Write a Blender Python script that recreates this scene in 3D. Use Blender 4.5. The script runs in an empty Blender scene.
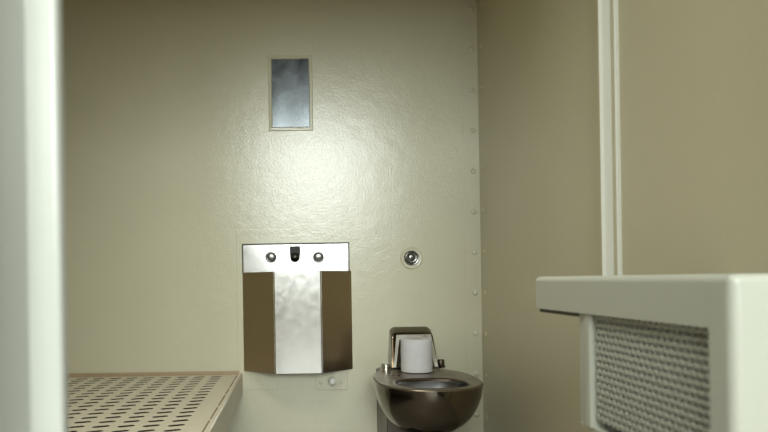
import bpy, bmesh, math, random
from mathutils import Vector, Matrix
random.seed(4)
C = bpy.context.scene.collection
PI = math.pi

# ------------------------------------------------------------------ measuring
F, VX, VY, ROLL, EYE = 650.0, 295.0, 280.0, 0.016, 0.767
WALL = 2.5                       # distance of the back wall from the camera
def at(px, py, d):
    """where a point of the photograph at distance d lies in the room (metres)"""
    u, v = px - VX, VY - py
    x = u * math.cos(ROLL) + v * math.sin(ROLL)
    z = -u * math.sin(ROLL) + v * math.cos(ROLL)
    return Vector((x / F * d, d, EYE + z / F * d))

# ------------------------------------------------------------------ materials
def new_mat(name):
    m = bpy.data.materials.new(name); m.use_nodes = True
    nt = m.node_tree
    return m, nt, nt.nodes['Principled BSDF']

def paint(name, col, rough=.38, var=.12, bump=.25, scale=140, spec=.5, coat=0, tint=None):
    m, nt, b = new_mat(name)
    N, L = nt.nodes, nt.links
    tc = N.new('ShaderNodeTexCoord')
    n1 = N.new('ShaderNodeTexNoise'); n1.inputs['Scale'].default_value = 2.3; n1.inputs['Detail'].default_value = 6
    L.new(tc.outputs['Object'], n1.inputs['Vector'])
    mx = N.new('ShaderNodeMix'); mx.data_type = 'RGBA'
    t = tint or [c * (1 - var) for c in col]
    mx.inputs['A'].default_value = (*t, 1); mx.inputs['B'].default_value = (*[min(1, c * (1 + var)) for c in col], 1)
    L.new(n1.outputs['Fac'], mx.inputs['Factor'])
    L.new(mx.outputs['Result'], b.inputs['Base Color'])
    n2 = N.new('ShaderNodeTexNoise'); n2.inputs['Scale'].default_value = scale; n2.inputs['Detail'].default_value = 3
    L.new(tc.outputs['Object'], n2.inputs['Vector'])
    n3 = N.new('ShaderNodeTexNoise'); n3.inputs['Scale'].default_value = scale * .12; n3.inputs['Detail'].default_value = 4
    L.new(tc.outputs['Object'], n3.inputs['Vector'])
    ad = N.new('ShaderNodeMath'); ad.operation = 'MULTIPLY_ADD'; ad.inputs[1].default_value = 1.5
    L.new(n3.outputs['Fac'], ad.inputs[0]); L.new(n2.outputs['Fac'], ad.inputs[2])
    bp = N.new('ShaderNodeBump'); bp.inputs['Strength'].default_value = bump; bp.inputs['Distance'].default_value = .004
    L.new(ad.outputs[0], bp.inputs['Height']); L.new(bp.outputs['Normal'], b.inputs['Normal'])
    b.inputs['Roughness'].default_value = rough
    b.inputs['Specular IOR Level'].default_value = spec
    b.inputs['Coat Weight'].default_value = coat
    return m

def steel(name, col, rough=.3, var=.2, stretch=(1, 1, 60), bump=.03, blotch=6):
    m, nt, b = new_mat(name)
    N, L = nt.nodes, nt.links
    tc = N.new('ShaderNodeTexCoord')
    mp = N.new('ShaderNodeMapping'); mp.inputs['Scale'].default_value = stretch
    L.new(tc.outputs['Object'], mp.inputs['Vector'])
    n1 = N.new('ShaderNodeTexNoise'); n1.inputs['Scale'].default_value = 12; n1.inputs['Detail'].default_value = 4
    L.new(mp.outputs['Vector'], n1.inputs['Vector'])
    n2 = N.new('ShaderNodeTexNoise'); n2.inputs['Scale'].default_value = blotch; n2.inputs['Detail'].default_value = 5
    L.new(tc.outputs['Object'], n2.inputs['Vector'])
    mr = N.new('ShaderNodeMapRange'); mr.inputs['From Min'].default_value = .3; mr.inputs['From Max'].default_value = .7
    mr.inputs['To Min'].default_value = rough * (1 - var); mr.inputs['To Max'].default_value = rough * (1 + var)
    L.new(n2.outputs['Fac'], mr.inputs['Value']); L.new(mr.outputs['Result'], b.inputs['Roughness'])
    mx = N.new('ShaderNodeMix'); mx.data_type = 'RGBA'
    mx.inputs['A'].default_value = (*[c * (1 - var * .5) for c in col], 1); mx.inputs['B'].default_value = (*col, 1)
    L.new(n2.outputs['Fac'], mx.inputs['Factor']); L.new(mx.outputs['Result'], b.inputs['Base Color'])
    bp = N.new('ShaderNodeBump'); bp.inputs['Strength'].default_value = bump; bp.inputs['Distance'].default_value = .002
    L.new(n1.outputs['Fac'], bp.inputs['Height']); L.new(bp.outputs['Normal'], b.inputs['Normal'])
    b.inputs['Metallic'].default_value = 1
    return m

def plain(name, col, rough=.6, metallic=0):
    m, nt, b = new_mat(name)
    N, L = nt.nodes, nt.links
    tc = N.new('ShaderNodeTexCoord'); n = N.new('ShaderNodeTexNoise'); n.inputs['Scale'].default_value = 40
    L.new(tc.outputs['Object'], n.inputs['Vector'])
    mx = N.new('ShaderNodeMix'); mx.data_type = 'RGBA'
    mx.inputs['A'].default_value = (*[c * .85 for c in col], 1); mx.inputs['B'].default_value = (*col, 1)
    L.new(n.outputs['Fac'], mx.inputs['Factor']); L.new(mx.outputs['Result'], b.inputs['Base Color'])
    b.inputs['Roughness'].default_value = rough; b.inputs['Metallic'].default_value = metallic
    return m

CREAM = (.525, .505, .38)
M_wall = paint('cream_gloss_paint', CREAM, .22, .05, .17, 170, .6)
M_side = paint('cream_gloss_paint_side', (.54, .50, .35), .36, .06, .10, 110, .45)
M_frame = paint('cream_steel_paint', (.46, .47, .42), .28, .03, .05, 60, .5)
M_trim_lit = paint('lit_trim_paint', (.80, .81, .74), .28, .03, .05, 60, .5)
M_face = paint('grey_green_frame_paint', (.10, .10, .08), .45, .03, .05, 60, .3)
M_desk = paint('cream_desk_paint', (.43, .435, .365), .34, .04, .08, 60, .5)
M_bunk = paint('cream_bunk_paint', (.51, .465, .355), .42, .10, .15, 80, .4)
M_tan = paint('tan_bunk_edge_paint', (.36, .27, .17), .5, .12, .15, 80, .4)
M_rust = plain('brown_rust', (.16, .09, .045), .8)
M_floor = paint('dark_floor_paint', (.22, .19, .15), .45, .15, .1, 30, .4)
M_ceil = paint('ceiling_paint', (.40, .29, .10), .5, .05, .1, 60)
M_corr = paint('corridor_paint', (.6, .6, .55), .5, .05, .1, 60)
M_sink = steel('brushed_sink_steel', (.52, .51, .49), .20, .15, (60, 60, 1), .02, 30)
M_sinkside = steel('sink_steel_brown_reflection', (.50, .41, .30), .30, .05, (60, 60, 1), .02, 6)  # brown reflection of the cell walls put into the side facets' colour
M_splash = steel('brushed_splash_steel', (.48, .475, .465), .22, .15, (1, 60, 60), .02, 30)
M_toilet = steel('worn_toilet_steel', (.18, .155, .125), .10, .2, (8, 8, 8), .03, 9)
M_rim = steel('dull_rim_steel', (.23, .19, .145), .33, .2, (8, 8, 8), .04, 16)
M_bright = steel('polished_panel_steel', (.72, .70, .66), .3, .2, (1, 1, 30), .02, 12)
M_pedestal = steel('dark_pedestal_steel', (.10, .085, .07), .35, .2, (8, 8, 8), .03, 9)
M_lining = steel('bowl_lining_steel', (.36, .36, .36), .3, .2, (8, 8, 8), .03, 9)
M_mirror = steel('mirror_steel', (.105, .115, .12), .26, .2, (2, 2, 40), .03, 18)
M_button = steel('button_steel', (.13, .125, .115), .22, .2, (5, 5, 5), .02, 30)
M_dark = plain('matte_black', (.012, .011, .010), .6)
M_gasket_shade = plain('dark_sealant_and_shade', (.07, .065, .05), .7)
M_knob = plain('white_knob_paint', (.72, .71, .66), .35)
M_paper = plain('toilet_tissue', (.60, .59, .595), .95)
M_core = plain('cardboard_core', (.35, .25, .16), .9)
M_pan = plain('dark_slot_backing', (.05, .04, .03), .8)

# ------------------------------------------------------------------ helpers
def wloc(o):
    v = Vector((0, 0, 0))
    while o:
        v += o.location; o = o.parent
    return v
def obj(name, bm, mat, parent=None, smooth=None, bevel=0, segs=2):
    if bevel:
        bmesh.ops.bevel(bm, geom=list(bm.edges), offset=bevel, segments=segs, affect='EDGES', profile=.5, clamp_overlap=True)
    bmesh.ops.recalc_face_normals(bm, faces=bm.faces)
    me = bpy.data.meshes.new(name)
    if parent:
        bmesh.ops.translate(bm, verts=bm.verts, vec=-wloc(parent))
    if smooth is not None:
        for f in bm.faces: f.smooth = True
    bm.to_mesh(me); bm.free()
    if smooth is not None: me.set_sharp_from_angle(angle=math.radians(smooth))
    me.materials.append(mat)
    o = bpy.data.objects.new(name, me); C.objects.link(o)
    if smooth is not None:
        wn = o.modifiers.new('weighted', 'WEIGHTED_NORMAL'); wn.keep_sharp = True
    if parent: o.parent = parent
    return o
def thing(name, label, cat, loc):
    o = bpy.data.objects.new(name, None); o.empty_display_size = .05
    C.objects.link(o); o.location = loc; o['label'] = label; o['category'] = cat
    return o
def tag(o, label, cat):
    o['label'] = label; o['category'] = cat; return o
def struct(name, bm, mat, smooth=None, bevel=0):
    o = obj(name, bm, mat, None, smooth, bevel); o['kind'] = 'structure'; return o
def box(bm, x0, x1, y0, y1, z0, z1):
    vs = [bm.verts.new((x, y, z)) for x in (x0, x1) for y in (y0, y1) for z in (z0, z1)]
    for f in ((0,1,3,2), (4,6,7,5), (0,4,5,1), (2,3,7,6), (0,2,6,4), (1,5,7,3)):
        bm.faces.new([vs[i] for i in f])
    return vs
def bx(*a):
    bm = bmesh.new(); box(bm, *a); return bm
def prism(pts, axis, a, b):
    """polygon pts (2D) extruded along axis 'x','y','z' from a to b"""
    bm = bmesh.new()
    def mk(p, t):
        return {'x': (t, p[0], p[1]), 'y': (p[0], t, p[1]), 'z': (p[0], p[1], t)}[axis]
    A = [bm.verts.new(mk(p, a)) for p in pts]; B = [bm.verts.new(mk(p, b)) for p in pts]
    bm.faces.new(A); bm.faces.new(B[::-1])
    n = len(pts)
    for i in range(n):
        bm.faces.new([A[i], B[i], B[(i+1) % n], A[(i+1) % n]])
    return bm
def rings(bm, loops, close_first=True, close_last=True):
    L = [[bm.verts.new(p) for p in lp] for lp in loops]
    n = len(L[0])
    for a, b in zip(L, L[1:]):
        for i in range(n):
            bm.faces.new([a[i], a[(i+1) % n], b[(i+1) % n], b[i]])
    if close_first: bm.faces.new(L[0][::-1])
    if close_last: bm.faces.new(L[-1])
    return L
def lathe_y(prof, cx, cz, n=32):
    """profile [(radius, y)], round about an axis parallel to y"""
    bm = bmesh.new()
    rings(bm, [[(cx + r*math.cos(2*PI*i/n), y, cz + r*math.sin(2*PI*i/n)) for i in range(n)] for r, y in prof])
    return bm
def lathe_z(prof, cx, cy, n=40):
    bm = bmesh.new()
    rings(bm, [[(cx + r*math.cos(2*PI*i/n), cy + r*math.sin(2*PI*i/n), z) for i in range(n)] for r, z in prof])
    return bm

# ------------------------------------------------------------------ the cell
XR = at(481, 280, WALL).x              # right wall
XL = -1.08                             # left wall
YF0, YF1 = .43, .50                    # front wall: corridor side, cell side
H = 2.45
DOOR_L, DOOR_R, HEAD = at(65.5, 216, YF1).x, .55, 1.865

struct('floor', bx(-4, 4, -6.7, WALL + .1, -.1, 0), M_floor)
struct('ceiling', bx(XL - .1, XR + .1, YF1 - .07, WALL + .1, H, H + .1), M_ceil)
wb = struct('wall_back', bx(XL - .1, XR + .1, WALL, WALL + .1, 0, H), M_wall)
wr = struct('wall_right', bx(XR, XR + .1, YF1 - .07, WALL, 0, H), M_side)
struct('wall_left', bx(XL - .1, XL, YF1 - .07, WALL, 0, H), M_side)

# front wall with the doorway
bm = bmesh.new()
box(bm, -4, DOOR_L - .045, YF0 + .01, YF1 - .01, 0, H)
box(bm, DOOR_R + .045, 4, YF0 + .01, YF1 - .01, 0, H)
box(bm, DOOR_L - .045, DOOR_R + .045, YF0 + .01, YF1 - .01, HEAD + .045, H)
struct('wall_front', bm, M_side)
# the corridor behind the camera
struct('wall_corridor', bx(-4, 4, -6.7, -6.6, 0, 4.4), M_corr)
struct('ceiling_corridor', bx(-4, 4, -6.7, YF1, 4.4, 4.5), M_corr)
struct('wall_above', bx(-4, 4, YF0 + .01, YF1 - .01, H + .1, 4.4), M_corr)

# steel door frame: a folded jamb each side and a head
def jamb(x_in, s):
    # rabbeted frame: reveal, then a narrow stop facing the corridor; s=-1 left, +1 right
    xr = x_in + s * .0245
    r = .005
    pts = [(x_in, YF1)]
    for k in range(7):
        a = PI / 2 * k / 6
        pts.append((x_in + s * (r - r * math.cos(a)), YF1 - .012 + r - r * math.sin(a)))
    pts += [(xr - s*.001, YF1 - .012), (xr, YF1 - .013), (xr, YF0 + .004), (xr + s * .004, YF0), (xr + s * .06, YF0), (xr + s * .06, YF1)]
    return prism(pts, 'z', 0, HEAD + .06)
d = struct('door_1', jamb(DOOR_L, -1), M_frame, 40)
o = obj('right_jamb', jamb(DOOR_R, 1), M_frame, d, 40)
o = obj('head_jamb', bx(DOOR_L, DOOR_R, YF0, YF1, HEAD, HEAD + .06), M_frame, d, 40, .008)
d.name = 'door_1'

# riveted flange where the back wall meets the right wall
fx = at(473, 170, WALL).x
step = 40.55 / 260
z0 = at(474, 293, WALL).z
first = None
for k in range(-4, 11):
    z = z0 + k * step
    if not .05 < z < H - .05: continue
    bmr = lathe_y([(.0115, WALL), (.0105, WALL - .003), (.0075, WALL - .0055), (.003, WALL - .0068)], fx, z, 14)
    obj('rivet', bmr, M_wall, wb, 60)
    bmr = bmesh.new()
    n = 12
    rings(bmr, [[(XR - h_, WALL - .05 + r*math.cos(2*PI*i/n), z + r*math.sin(2*PI*i/n)) for i in range(n)]
                for r, h_ in ((.011, 0), (.010, .002), (.007, .0038), (.002, .0045))])
    obj('rivet', bmr, M_side, wr, 60)
# flange plate, a thin lap of steel
struct('trim_2', bx(fx - .035, XR, WALL - .0018, WALL, 0, H), M_wall)

# stepped vertical steel trim on the right wall
yA = XR * F / (at(622, 250, 1.0).x * F)            # near step
xs = lambda px, d: at(px, 250, d).x
pts = [(XR, yA), (XR - .006, yA), (XR - .009, yA + .003), (XR - .009, yA + .008), (XR - .003, yA + .012), (XR - .003, yA + .030),
       (XR - .021, yA + .030), (XR - .027, yA + .035), (XR - .027, yA + .042), (XR - .022, yA + .046), (XR, yA + .046)]
tr = struct('trim_1', prism(pts, 'z', 0, H), M_side, None, 0)
tr.data.materials.append(M_trim_lit)                   # faces turned to the corridor paler: direct light put into their colour
for p in tr.data.polygons:
    if p.normal.y < -.3 and abs(p.normal.z) < .5: p.material_index = 1

# paint ridge: the edge of an older plate painted over above the sink
a, b_ = at(236, 230, WALL), at(352, 388, WALL)
struct('trim_3', bx(a.x, b_.x, WALL - .0022, WALL, b_.z, a.z), M_wall, 30, .002)
# ------------------------------------------------------------------ bunk
BX1 = at(242.5, 372.5, WALL).x
BZ = at(242.5, 373.5, WALL).z
BX0 = XL + .004
BY0, BY1 = .62, WALL - .002
t = thing('bunk', 'cream steel bunk with slotted perforated top, fixed along the back wall left of the sink', 'bed', (BX0 + .4, 1.6, 0))
px_, py_ = .0625, .054
c0x = at(216, 375.3, WALL - .075).x
c0y = WALL - .075
bm = bmesh.new()
n_cols = int((c0x - BX0) / px_)
n_rows = int((c0y - BY0 - .05) / py_)
ang = math.radians(22)
sl, sw = .0215, .0092                               # half length and half width of a slot
def slot_loop(cx, cy, n=8):
    P = []
    for k in range(n):                             # right end
        a = -PI/2 + PI * k / (n-1); P.append((sl - sw + sw*math.cos(a), sw*math.sin(a)))
    for k in range(n):
        a = PI/2 + PI * k / (n-1); P.append((-(sl - sw) + sw*math.cos(a), sw*math.sin(a)))
    ca, sa = math.cos(ang), math.sin(ang)
    return [(cx + x*ca - y*sa, cy + x*sa + y*ca) for x, y in P]
def cell(cx, cy, hx, hy):
    lp = slot_loop(cx, cy)
    n = len(lp)
    outer = []
    for (x, y) in lp:                              # project on the cell's border
        dx, dy = x - cx, y - cy
        k = min(hx / abs(dx) if abs(dx) > 1e-9 else 1e9, hy / abs(dy) if abs(dy) > 1e-9 else 1e9)
        outer.append([cx + dx*k, cy + dy*k])
    # snap the nearest border point to each corner
    for sx in (-1, 1):
        for sy in (-1, 1):
            c = (cx + sx*hx, cy + sy*hy)
            i = min(range(n), key=lambda q: (outer[q][0]-c[0])**2 + (outer[q][1]-c[1])**2)
            outer[i] = list(c)
    A = [bm.verts.new((*p, BZ)) for p in outer]; B = [bm.verts.new((*p, BZ)) for p in lp]
    for i in range(n):
        j = (i+1) % n
        try: bm.faces.new([A[i], A[j], B[j], B[i]])
        except ValueError: pass
xg0, xg1 = c0x - (n_cols - .5) * px_, c0x + .5 * px_
yg0, yg1 = c0y - (n_rows - .5) * py_, c0y + .5 * py_
for i in range(n_cols):
    for j in range(n_rows):
        cell(c0x - i*px_, c0y - j*py_, px_/2, py_/2)
def quad(x0, x1, y0, y1, z):
    bm.faces.new([bm.verts.new(p) for p in ((x0,y0,z), (x1,y0,z), (x1,y1,z), (x0,y1,z))])
quad(BX0, xg0, BY0, BY1, BZ); quad(xg0, xg1, BY0, yg0, BZ); quad(xg0, xg1, yg1, BY1, BZ); quad(xg1, BX1 - .004, BY0, BY1, BZ)
bmesh.ops.remove_doubles(bm, verts=bm.verts, dist=1e-5)
for f in bm.faces:
    if f.normal.z < -.5: f.normal_flip()
obj('slotted_top', bm, M_bunk, t)
# rolled edge and side apron on the open side
pts = [(BX1 - .013, BZ - .002), (BX1 - .013, BZ + .003), (BX1 - .004, BZ + .003), (BX1, BZ - .001), (BX1, BZ - .077), (BX1 - .004, BZ - .077), (BX1 - .004, BZ - .002)]
obj('side_rail', prism(pts, 'y', BY0, BY1), M_bunk, t)
obj('end_rail', bx(BX0, BX1 - .005, BY0, BY0 + .004, BZ - .077, BZ - .001), M_bunk, t)
obj('added_shade_pan', bx(BX0, BX1 - .005, BY0 + .005, BY1, BZ - .077, BZ - .073), M_pan, t)  # unseen pan added to close the bunk, coloured dark so the slots look shaded
bm = prism([(BY1 - .030, BZ), (BY1 - .030, BZ + .002), (BY1 - .004, BZ + .002), (BY1 - .004, BZ + .011), (BY1, BZ + .011), (BY1, BZ)], 'x', BX0, BX1 - .012)
obj('wall_flange', bm, M_tan, t)
bm = bmesh.new()                                   # rusty broken seam along the rolled edge
y = BY1 - .06
while y > BY0 + .1:
    ln = random.uniform(.10, .17)
    box(bm, BX1 - .0185, BX1 - .0145, y - ln, y, BZ - .001, BZ + .0008)
    y -= ln + random.uniform(.018, .03)
obj('seam', bm, M_rust, t)

# ------------------------------------------------------------------ mirror
a, b_ = at(271.5, 59.5, WALL), at(309.5, 127, WALL)
mx0, mx1, mz1, mz0 = a.x, b_.x, a.z, b_.z
t = thing('mirror', 'small scratched steel mirror plate set in the back wall above the sink', 'mirror', ((mx0+mx1)/2, WALL, mz0))
bm = bmesh.new()
e = .014
o_ = [(mx0-e, mz0-e), (mx1+e, mz0-e), (mx1+e, mz1+e), (mx0-e, mz1+e)]
i_ = [(mx0, mz0), (mx1, mz0), (mx1, mz1), (mx0, mz1)]
def lp(P, y): return [(p[0], y, p[1]) for p in P]
ins = lambda P, k: [(P[0][0]+k, P[0][1]+k), (P[1][0]-k, P[1][1]+k), (P[2][0]-k, P[2][1]-k), (P[3][0]+k, P[3][1]-k)]
rings(bm, [lp(o_, WALL), lp(ins(o_, .002), WALL - .005), lp(ins(i_, -.003), WALL - .006), lp(i_, WALL - .002)], False, False)
obj('frame', bm, M_wall, t)
bm = bmesh.new()
nx, nz = 10, 16                                    # slightly buckled plate
V = [[bm.verts.new((mx0 + (mx1-mx0)*i/nx, WALL - .0020 - .0035*(1 - j/nz) - .0006*math.sin(2.3*i/nx*PI+.4)*math.sin(PI*j/nz), mz0 + (mz1-mz0)*j/nz)) for j in range(nz+1)] for i in range(nx+1)]
for i in range(nx):
    for j in range(nz):
        bm.faces.new([V[i][j], V[i+1][j], V[i+1][j+1], V[i][j+1]])
pl = obj('mirror_plate', bm, M_mirror, t, 60)
for p in pl.data.polygons: pass

# ------------------------------------------------------------------ sink
sx0, sx1 = at(242.5, 320, WALL).x, at(352, 320, WALL).x
SY = 2.40
fx0, fx1 = at(274.5, 320, SY).x, at(321.5, 320, SY).x
sz1, sz0 = at(297, 271.3, SY).z, at(297, 373.5, SY).z
t = thing('wash_basin', 'stainless steel prison sink with faceted apron on the back wall below the mirror', 'sink', ((sx0+sx1)/2, WALL, sz0))
outer = [(sx0, WALL), (fx0, SY), (fx1, SY), (sx1, WALL)]
cxs = (sx0+sx1)/2
inn = lambda k, dy: [(cxs + (p[0]-cxs)*k, WALL - (WALL - p[1])*k - dy) for p in outer]
# apron: bottom, sides, top lip, inner wall
bm = bmesh.new()
L3 = lambda P, z: [(p[0], p[1], z) for p in P]
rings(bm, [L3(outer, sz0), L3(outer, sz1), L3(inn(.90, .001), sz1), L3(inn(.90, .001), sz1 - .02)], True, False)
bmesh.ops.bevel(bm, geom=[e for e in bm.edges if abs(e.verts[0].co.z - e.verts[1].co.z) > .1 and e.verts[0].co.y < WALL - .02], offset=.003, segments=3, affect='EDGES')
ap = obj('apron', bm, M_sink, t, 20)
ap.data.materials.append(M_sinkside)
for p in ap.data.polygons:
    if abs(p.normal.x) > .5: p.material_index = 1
bm = bmesh.new()
rings(bm, [L3(inn(.9, .001), sz1 - .004), L3(inn(.84, .006), sz1 - .03), L3(inn(.7, .012), sz1 - .09), L3(inn(.45, .02), sz1 - .12)], False, True)
bs = obj('basin_bowl', bm, M_splash, t, 60)
obj('drain', lathe_z([(.016, sz1 - .1195), (.014, sz1 - .117), (.004, sz1 - .1175)], cxs, WALL - .05, 20), M_button, bs, 40)
# splash plate
ps0, ps1 = at(243.3, 258, WALL).x, at(348.3, 258, WALL).x
pz1 = at(296, 244.3, WALL).z
obj('sealant', bx(ps0 - .005, ps1 + .004, WALL - .003, WALL, sz1 - .004, pz1 + .005), M_gasket_shade, t)
sp = obj('splash_plate', bx(ps0, ps1, WALL - .009, WALL - .0005, sz1 - .002, pz1), M_splash, t, 30, .0012, 1)
for px in (271, 318.3):
    c = at(px, 257.4, WALL)
    obj('button_ring', lathe_y([(.0205, WALL - .0088), (.0205, WALL - .0098), (.017, WALL - .0098)], c.x, c.z, 28), M_dark, sp, 35)
    b1 = obj('push_button', lathe_y([(.0175, WALL - .0088), (.0175, WALL - .012), (.0165, WALL - .014), (.0135, WALL - .0135), (.013, WALL - .02), (.011, WALL - .0225), (.004, WALL - .0235)], c.x, c.z, 28), M_button, sp, 35)
c = at(295, 257.5, WALL)
obj('bubbler_spout', lathe_y([(.018, WALL - .0088), (.018, WALL - .013), (.0155, WALL - .016), (.0125, WALL - .026), (.008, WALL - .031), (.002, WALL - .033)], c.x, c.z, 28), M_button, sp, 35)
a, b_ = at(289.8, 246.4, WALL), at(300.2, 252.2, WALL)
obj('spout_shade_plate', bx(a.x, b_.x, WALL - .0096, WALL - .0085, b_.z - .012, a.z), M_dark, sp)  # thin black plate painted as the shade inside the spout recess

# ------------------------------------------------------------------ wall flush button
c = at(411.3, 258, WALL)
t = thing('flush_button', 'round steel push button on the back wall between the sink and the toilet', 'button', (c.x, WALL, c.z))
obj('escutcheon', lathe_y([(.043, WALL), (.042, WALL - .003), (.0385, WALL - .0045), (.037, WALL - .0035), (.029, WALL - .0035)], c.x, c.z, 40), M_wall, t, 40)
obj('collar', lathe_y([(.029, WALL - .003), (.028, WALL - .009), (.0265, WALL - .011), (.0235, WALL - .0105), (.0225, WALL - .006), (.02, WALL - .006)], c.x, c.z, 40), M_button, t, 35)
obj('button_head', lathe_y([(.0205, WALL - .005), (.0205, WALL - .018), (.0185, WALL - .021), (.013, WALL - .0205), (.012, WALL - .0225), (.009, WALL - .0235), (.003, WALL - .0238)], c.x - .001, c.z + .001, 40), M_button, t, 35)

# ------------------------------------------------------------------ cleanout plate below the sink
a, b_ = at(315.5, 370, WALL), at(347.5, 389.5, WALL)
t = thing('valve_plate', 'small painted wall plate with white knob just under the sink', 'valve', ((a.x+b_.x)/2, WALL, b_.z))
obj('plate', bx(a.x, b_.x, WALL - .006, WALL, b_.z, a.z), M_wall, t, 30, .0015, 1)
c = at(332, 380, WALL)
obj('knob', lathe_y([(.008, WALL - .005), (.008, WALL - .02), (.014, WALL - .022), (.0155, WALL - .028), (.0145, WALL - .036), (.010, WALL - .041), (.003, WALL - .043)], c.x, c.z, 24), M_knob, t, 40)
for px, py in ((341.3, 382.3), (321, 382.5)):
    c = at(px, py, WALL)
    obj('screw', lathe_y([(.0075, WALL - .005), (.007, WALL - .0085), (.004, WALL - .0105), (.001, WALL - .011)], c.x, c.z, 16), M_wall, t, 40)

# ------------------------------------------------------------------ toilet
TX = at(426.6, 380, 2.12).x
TYC = 2.115
TZ = at(427, 390.5, 1.902).z
t = thing('toilet', 'seatless stainless steel prison toilet against the back wall near the right corner', 'toilet', (TX, TYC, 0))
NT = 64
def plan(a, b_front, b_back, yc, z, pw=2.35):
    out = []
    for i in range(NT):
        th = 2*PI*i/NT
        c_, s_ = math.cos(th), math.sin(th)
        b = b_back if s_ > 0 else b_front
        p = 2.9 if s_ > 0 else pw
        out.append((TX + a*math.copysign(abs(c_)**(2/p), c_), yc + b*math.copysign(abs(s_)**(2/p), s_), z))
    return out
RA, RF, RB = .168, .213, .245
DEP = .190
loops = [plan(RA, RF, RB, TYC, TZ - .004)]
for k in range(1, 17):
    q = k / 16 * .985
    zz = DEP * q
    s = math.sqrt(max(0, 1 - q**2))
    s = max(s, .20)
    loops.append(plan(RA*s, RF*s, RB*(.35 + .65*s), TYC + .05*q*q, TZ - .004 - zz, 2.2))
bm = bmesh.new()
rings(bm, loops, False, True)
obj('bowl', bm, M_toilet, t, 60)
# rim with the opening, and the inside of the bowl
HX, HF, HB, HYC = .112, .095, .098, 2.033
bm = bmesh.new()
rings(bm, [plan(RA, RF, RB, TYC, TZ - .005), plan(RA - .001, RF - .001, RB, TYC, TZ - .002), plan(RA - .004, RF - .004, RB - .003, TYC, TZ + .0005),
           plan(RA - .010, RF - .009, RB - .006, TYC, TZ + .0008),
           plan(HX + .012, HF + .008, HB + .012, HYC, TZ - .0015, 2.2), plan(HX + .004, HF + .003, HB + .005, HYC, TZ + .001, 2.2), plan(HX, HF, HB, HYC, TZ - .003, 2.2), plan(HX + .002, HF + .002, HB + .002, HYC, TZ - .009, 2.2)], False, False)
rim = obj('rim', bm, M_rim, t, 50)
bm = bmesh.new()
L_ = [plan(HX + .002, HF + .002, HB + .002, HYC, TZ - .0085, 2.2), plan(HX + .024, HF + .010, HB + .055, HYC + .002, TZ - .011, 2.2), plan(HX + .024, HF + .010, HB + .055, HYC + .005, TZ - .026, 2.2)]
for k in range(1, 8):
    q = k / 7
    s = math.sqrt(1 - q*q*.86)
    L_.append(plan((HX + .015)*s, (HF + .008)*s, (HB + .045)*s, HYC + .01 + .03*q, TZ - .03 - .09*q, 2.1))
rings(bm, L_, False, True)
obj('bowl_lining', bm, M_lining, t, 60)
# trapway body between bowl and wall
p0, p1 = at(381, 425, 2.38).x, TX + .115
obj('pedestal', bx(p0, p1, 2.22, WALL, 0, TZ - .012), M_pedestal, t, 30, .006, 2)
# upright flush housing with a slanted front
hx0, hx1 = at(389.5, 368, WALL - .04).x, at(439, 366, 2.39).x
zt_b, zt_f = at(411, 326.5, WALL).z, at(414, 332.5, 2.44).z
yb, yf = 2.395, 2.45
def hs(z):                                        # narrowing towards the top
    k = (z - TZ) / (zt_b - TZ); return hx0 + .006*k, hx1 - .007*k
bm = bmesh.new()
loops = []
n = 20
def house_loop(y, inset, ztop):
    P = []
    x0, x1 = hs(TZ); u0, u1 = hs(ztop)
    x0 += inset; x1 -= inset; u0 += inset; u1 -= inset
    r = .022
    P.append((x0, TZ)); P.append((x1, TZ))
    for k in range(7):
        a_ = PI/2*k/6; P.append((u1 - r + r*math.cos(a_), ztop - r + r*math.sin(a_)))
    for k in range(7):
        a_ = PI/2 + PI/2*k/6; P.append((u0 + r + r*math.cos(a_), ztop - r + r*math.sin(a_)))
    return P
def slope(P, y_at_bottom, y_at_top, ztop):
    return [(x, y_at_bottom + (y_at_top - y_at_bottom)*(z - TZ)/(ztop - TZ), z) for x, z in P]
Pb = house_loop(WALL, 0, zt_b); Pf = house_loop(0, .001, zt_f)
Pf2 = house_loop(0, .006, zt_f - .006)
rings(bm, [slope(Pb, WALL, WALL, zt_b), slope(house_loop(0, 0, zt_b - .002), WALL - .02, WALL - .02, zt_b),
           slope(Pf, yb + .006, yf + .006, zt_f), slope(Pf2, yb, yf, zt_f)], True, True)
hb = obj('flush_housing', bm, M_toilet, t, 40)
# bright border plate on the slanted front
bm = bmesh.new()
def pf(x, z, off): return (x, yb + (yf - yb)*(z - TZ)/(zt_f - TZ) - off, z)
u0, u1 = at(397, 335, 2.43).x, at(431.5, 335, 2.43).x
w0, w1 = at(393.8, 368, 2.39).x, at(439, 366, 2.39).x - .002
zt = zt_f - .008; zb = TZ + .002
def rail(A, B, off0=.0, off1=.004):
    pass
Q = [(w0, zb), (u0, zt), (u1, zt), (w1, zb), (w1 - .013, zb), (u1 - .013, zt - .018), (u0 + .009, zt - .018), (w0 + .009, zb)]
A = [bm.verts.new(pf(x, z, .0045)) for x, z in Q]; B = [bm.verts.new(pf(x, z, -.001)) for x, z in Q]
for f in ((0, 1, 6, 7), (1, 2, 5, 6), (2, 3, 4, 5)):
    bm.faces.new([A[i] for i in f]); bm.faces.new([B[i] for i in f[::-1]])
for i in range(8):
    j = (i+1) % 8
    bm.faces.new([A[i], A[j], B[j], B[i]])
obj('front_border', bm, M_bright, hb)
for px, d_, rr, hh, mm in ((386, 2.345, 0.0165, .024, M_bright), (441, 2.42, .0135, .026, M_toilet)):
    c = at(px, 370, d_)
    obj('hinge_lug', lathe_z([(rr + .003, TZ - .004), (rr + .003, TZ + .003), (rr, TZ + .004), (rr, TZ + hh - .003), (rr - .003, TZ + hh), (.003, TZ + hh)], c.x, d_, 24), mm, t, 40)

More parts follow.
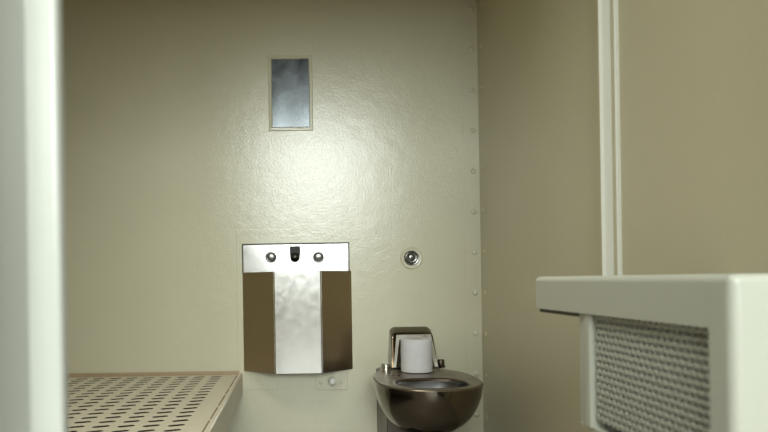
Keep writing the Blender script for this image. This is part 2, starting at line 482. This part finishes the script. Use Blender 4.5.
# ------------------------------------------------------------------ toilet paper
rc = at(416.8, 372, 2.292)
r = 31.2 / F * 2.292 / 2
ph = .115
t = thing('toilet_roll', 'white toilet paper roll standing upright on the rear rim of the toilet', 'toilet paper', (rc.x, 2.292, TZ + .001))
zb = TZ + .0012
prof = [(.021, zb), (r - .002, zb), (r, zb + .002)]
prof += [(r + .0004*math.sin(k*2.1), zb + .002 + (ph - .005)*k/6) for k in range(1, 6)]
prof += [(r, zb + ph - .003), (r - .003, zb + ph), (.021, zb + ph)]
bm = lathe_z(prof + [(.021, zb)], rc.x, 2.292, 48)
for f in [f for f in bm.faces if len(f.verts) > 4]: bm.faces.remove(f)
bmesh.ops.remove_doubles(bm, verts=bm.verts, dist=1e-5)
obj('paper', bm, M_paper, t, 50)
bm = bmesh.new(); n = 32
cyl = lambda rr, z: [(rc.x + rr*math.cos(2*PI*i/n), 2.292 + rr*math.sin(2*PI*i/n), z) for i in range(n)]
rings(bm, [cyl(.0205, zb + .001), cyl(.0205, zb + ph - .001), cyl(.0192, zb + ph - .001), cyl(.0192, zb + .001)], False, False)
obj('core', bm, M_core, t, 50)

# ------------------------------------------------------------------ desk on the right wall
DN = .60
DX = at(732, 300, DN).x
DFAR = DX / (at(534.5, 295, 1.0).x)
DZ1 = EYE - .001
DZF = DZ1 - .0525                                   # underside of the fascia
yl0, yl1 = DX / at(588, 330, 1.0).x, DX / at(574, 330, 1.0).x   # far post
yr = DX / at(709, 330, 1.0).x                      # near post
DZB = at(587, 428, yl0).z
XW = XR - .001
t = thing('desk', 'cream painted steel wall desk with a mesh sided compartment on the right wall', 'desk', (XW, (DN+DFAR)/2, DZB))
# top slab: turned-down sheet with a rolled edge
bm = bx(DX, XW, DN + .0006, DFAR, DZF, DZ1)
es = [e for e in bm.edges if (all(v.co.z > DZ1 - .001 for v in e.verts) and any(v.co.x < DX + .01 for v in e.verts)) or (abs(e.verts[0].co.z - e.verts[1].co.z) > .03 and e.verts[0].co.x < DX + .01)]
bmesh.ops.bevel(bm, geom=es, offset=.008, segments=5, affect='EDGES', profile=.5)
obj('desk_top', bm, M_desk, t, 40)
# near end panel with the near post of the frame, rounded corner
pts = []
r = .010
for k in range(7):
    a_ = PI/2*k/6; pts.append((DX - .0004 + r - r*math.cos(a_), DN + r - r*math.sin(a_)))
pts += [(XW, DN), (XW, DN + .004), (DX + .004, DN + .012), (DX + .004, yr), (DX - .0004, yr)]
obj('end_panel', prism([(x, y) for x, y in pts], 'z', DZB, DZ1 - .009), M_desk, t, 40)
# far post: folded angle
pts = [(DX + .002, yl0 + .012), (DX + .002, yl0 + .002), (DX + .006, yl0), (DX + .022, yl0), (DX + .022, yl0 + .004), (DX + .012, yl1), (DX + .008, yl1)]
obj('far_post', prism(pts, 'z', DZB, DZF + .001), M_desk, t)
obj('far_panel', bx(DX + .012, XW, yl1 - .003, yl1, DZB, DZF + .001), M_desk, t)
obj('compartment_floor', bx(DX + .006, XW, DN + .005, yl1 - .004, DZB - .004, DZB), M_desk, t)
obj('back_panel', bx(XW - .003, XW, DN + .005, yl1 - .004, DZB + .001, DZF - .001), M_desk, t)
# dark strip painted as the shade in the hollow under the overhanging end
obj('underside_shade_strip', bx(DX + .004, DX + .02, yl1 + .002, DFAR - .012, DZF - .006, DZF), M_gasket_shade, t)
# expanded metal mesh
bm = bmesh.new()
xm = DX + .010
pw_, phh, w = .0125, .018, .0020
nc = int((yl0 - yr) / pw_) + 2
nr = int((DZF - DZB) / phh) + 1
def strand(p, q):
    dx, dz = q[0]-p[0], q[1]-p[1]
    l = math.hypot(dx, dz); ny, nz_ = -dz/l*w, dx/l*w
    vs = []
    for (yy, zz) in ((p[0]+ny, p[1]+nz_), (p[0]-ny, p[1]-nz_), (q[0]-ny, q[1]-nz_), (q[0]+ny, q[1]+nz_)):
        vs.append((yy, zz))
    f = [bm.verts.new((xm - .0012, y, z)) for y, z in vs]; g = [bm.verts.new((xm + .0012, y, z)) for y, z in vs]
    bm.faces.new(f); bm.faces.new(g[::-1])
    for i in range(4):
        bm.faces.new([f[i], f[(i+1) % 4], g[(i+1) % 4], g[i]])
for i in range(nc):
    for j in range(nr):
        y0 = yr - .004 + i*pw_; zc = DZF - .001 - (j + .5)*phh
        if y0 + pw_ > yl0 + .006 or zc - phh/2 < DZB - .003: continue
        m_ = (y0 + pw_/2)
        strand((y0, zc), (m_, zc + phh/2)); strand((m_, zc + phh/2), (y0 + pw_, zc))
        strand((y0, zc), (m_, zc - phh/2)); strand((m_, zc - phh/2), (y0 + pw_, zc))
obj('mesh_panel', bm, M_desk, t)
# ------------------------------------------------------------------ light
def area(name, loc, rot, sx, sy, power, col):
    l = bpy.data.lights.new(name, 'AREA'); l.shape = 'RECTANGLE'; l.size = sx; l.size_y = sy
    l.energy = power; l.color = col
    o = bpy.data.objects.new(name, l); C.objects.link(o); o.location = loc; o.rotation_euler = rot
    return o
area('dayroom_window_light', (1.0, -6.5, 2.9), (math.radians(90), 0, 0), 6.0, 2.1, 760, (.93, 1.0, .98))
area('dayroom_lamp', (-.1, -6.4, 2.3), (math.radians(90), 0, 0), 1.0, 1.4, 56, (.93, 1.0, .98))
ce = area('cell_ceiling_lamp', (-.3, 1.05, H - .01), (0, 0, 0), .7, .4, 12, (.98, 1, .93))
ce.data.spread = math.radians(108)

w = bpy.data.worlds.new('World'); bpy.context.scene.world = w; w.use_nodes = True
bg = w.node_tree.nodes['Background']; bg.inputs['Color'].default_value = (.9, .95, 1, 1); bg.inputs['Strength'].default_value = .5

# ------------------------------------------------------------------ camera
cam = bpy.data.cameras.new('Camera'); co = bpy.data.objects.new('Camera', cam); C.objects.link(co)
cam.sensor_width = 36; cam.sensor_fit = 'HORIZONTAL'; cam.lens = F / 768 * 36
cam.shift_x = (384 - VX) / 768; cam.shift_y = -(216 - VY) / 768
cam.clip_start = .01
co.matrix_world = Matrix.Translation((0, 0, EYE)) @ Matrix.Rotation(PI/2, 4, 'X') @ Matrix.Rotation(-ROLL, 4, 'Z')
cam.dof.use_dof = True; cam.dof.focus_distance = 2.4; cam.dof.aperture_fstop = 5.0
sc = bpy.context.scene
sc.camera = co
sc.view_settings.view_transform = 'Standard'
sc.view_settings.look = 'None'
sc.view_settings.exposure = 0.0
sc.cycles.max_bounces = 10; sc.cycles.diffuse_bounces = 8; sc.cycles.glossy_bounces = 5
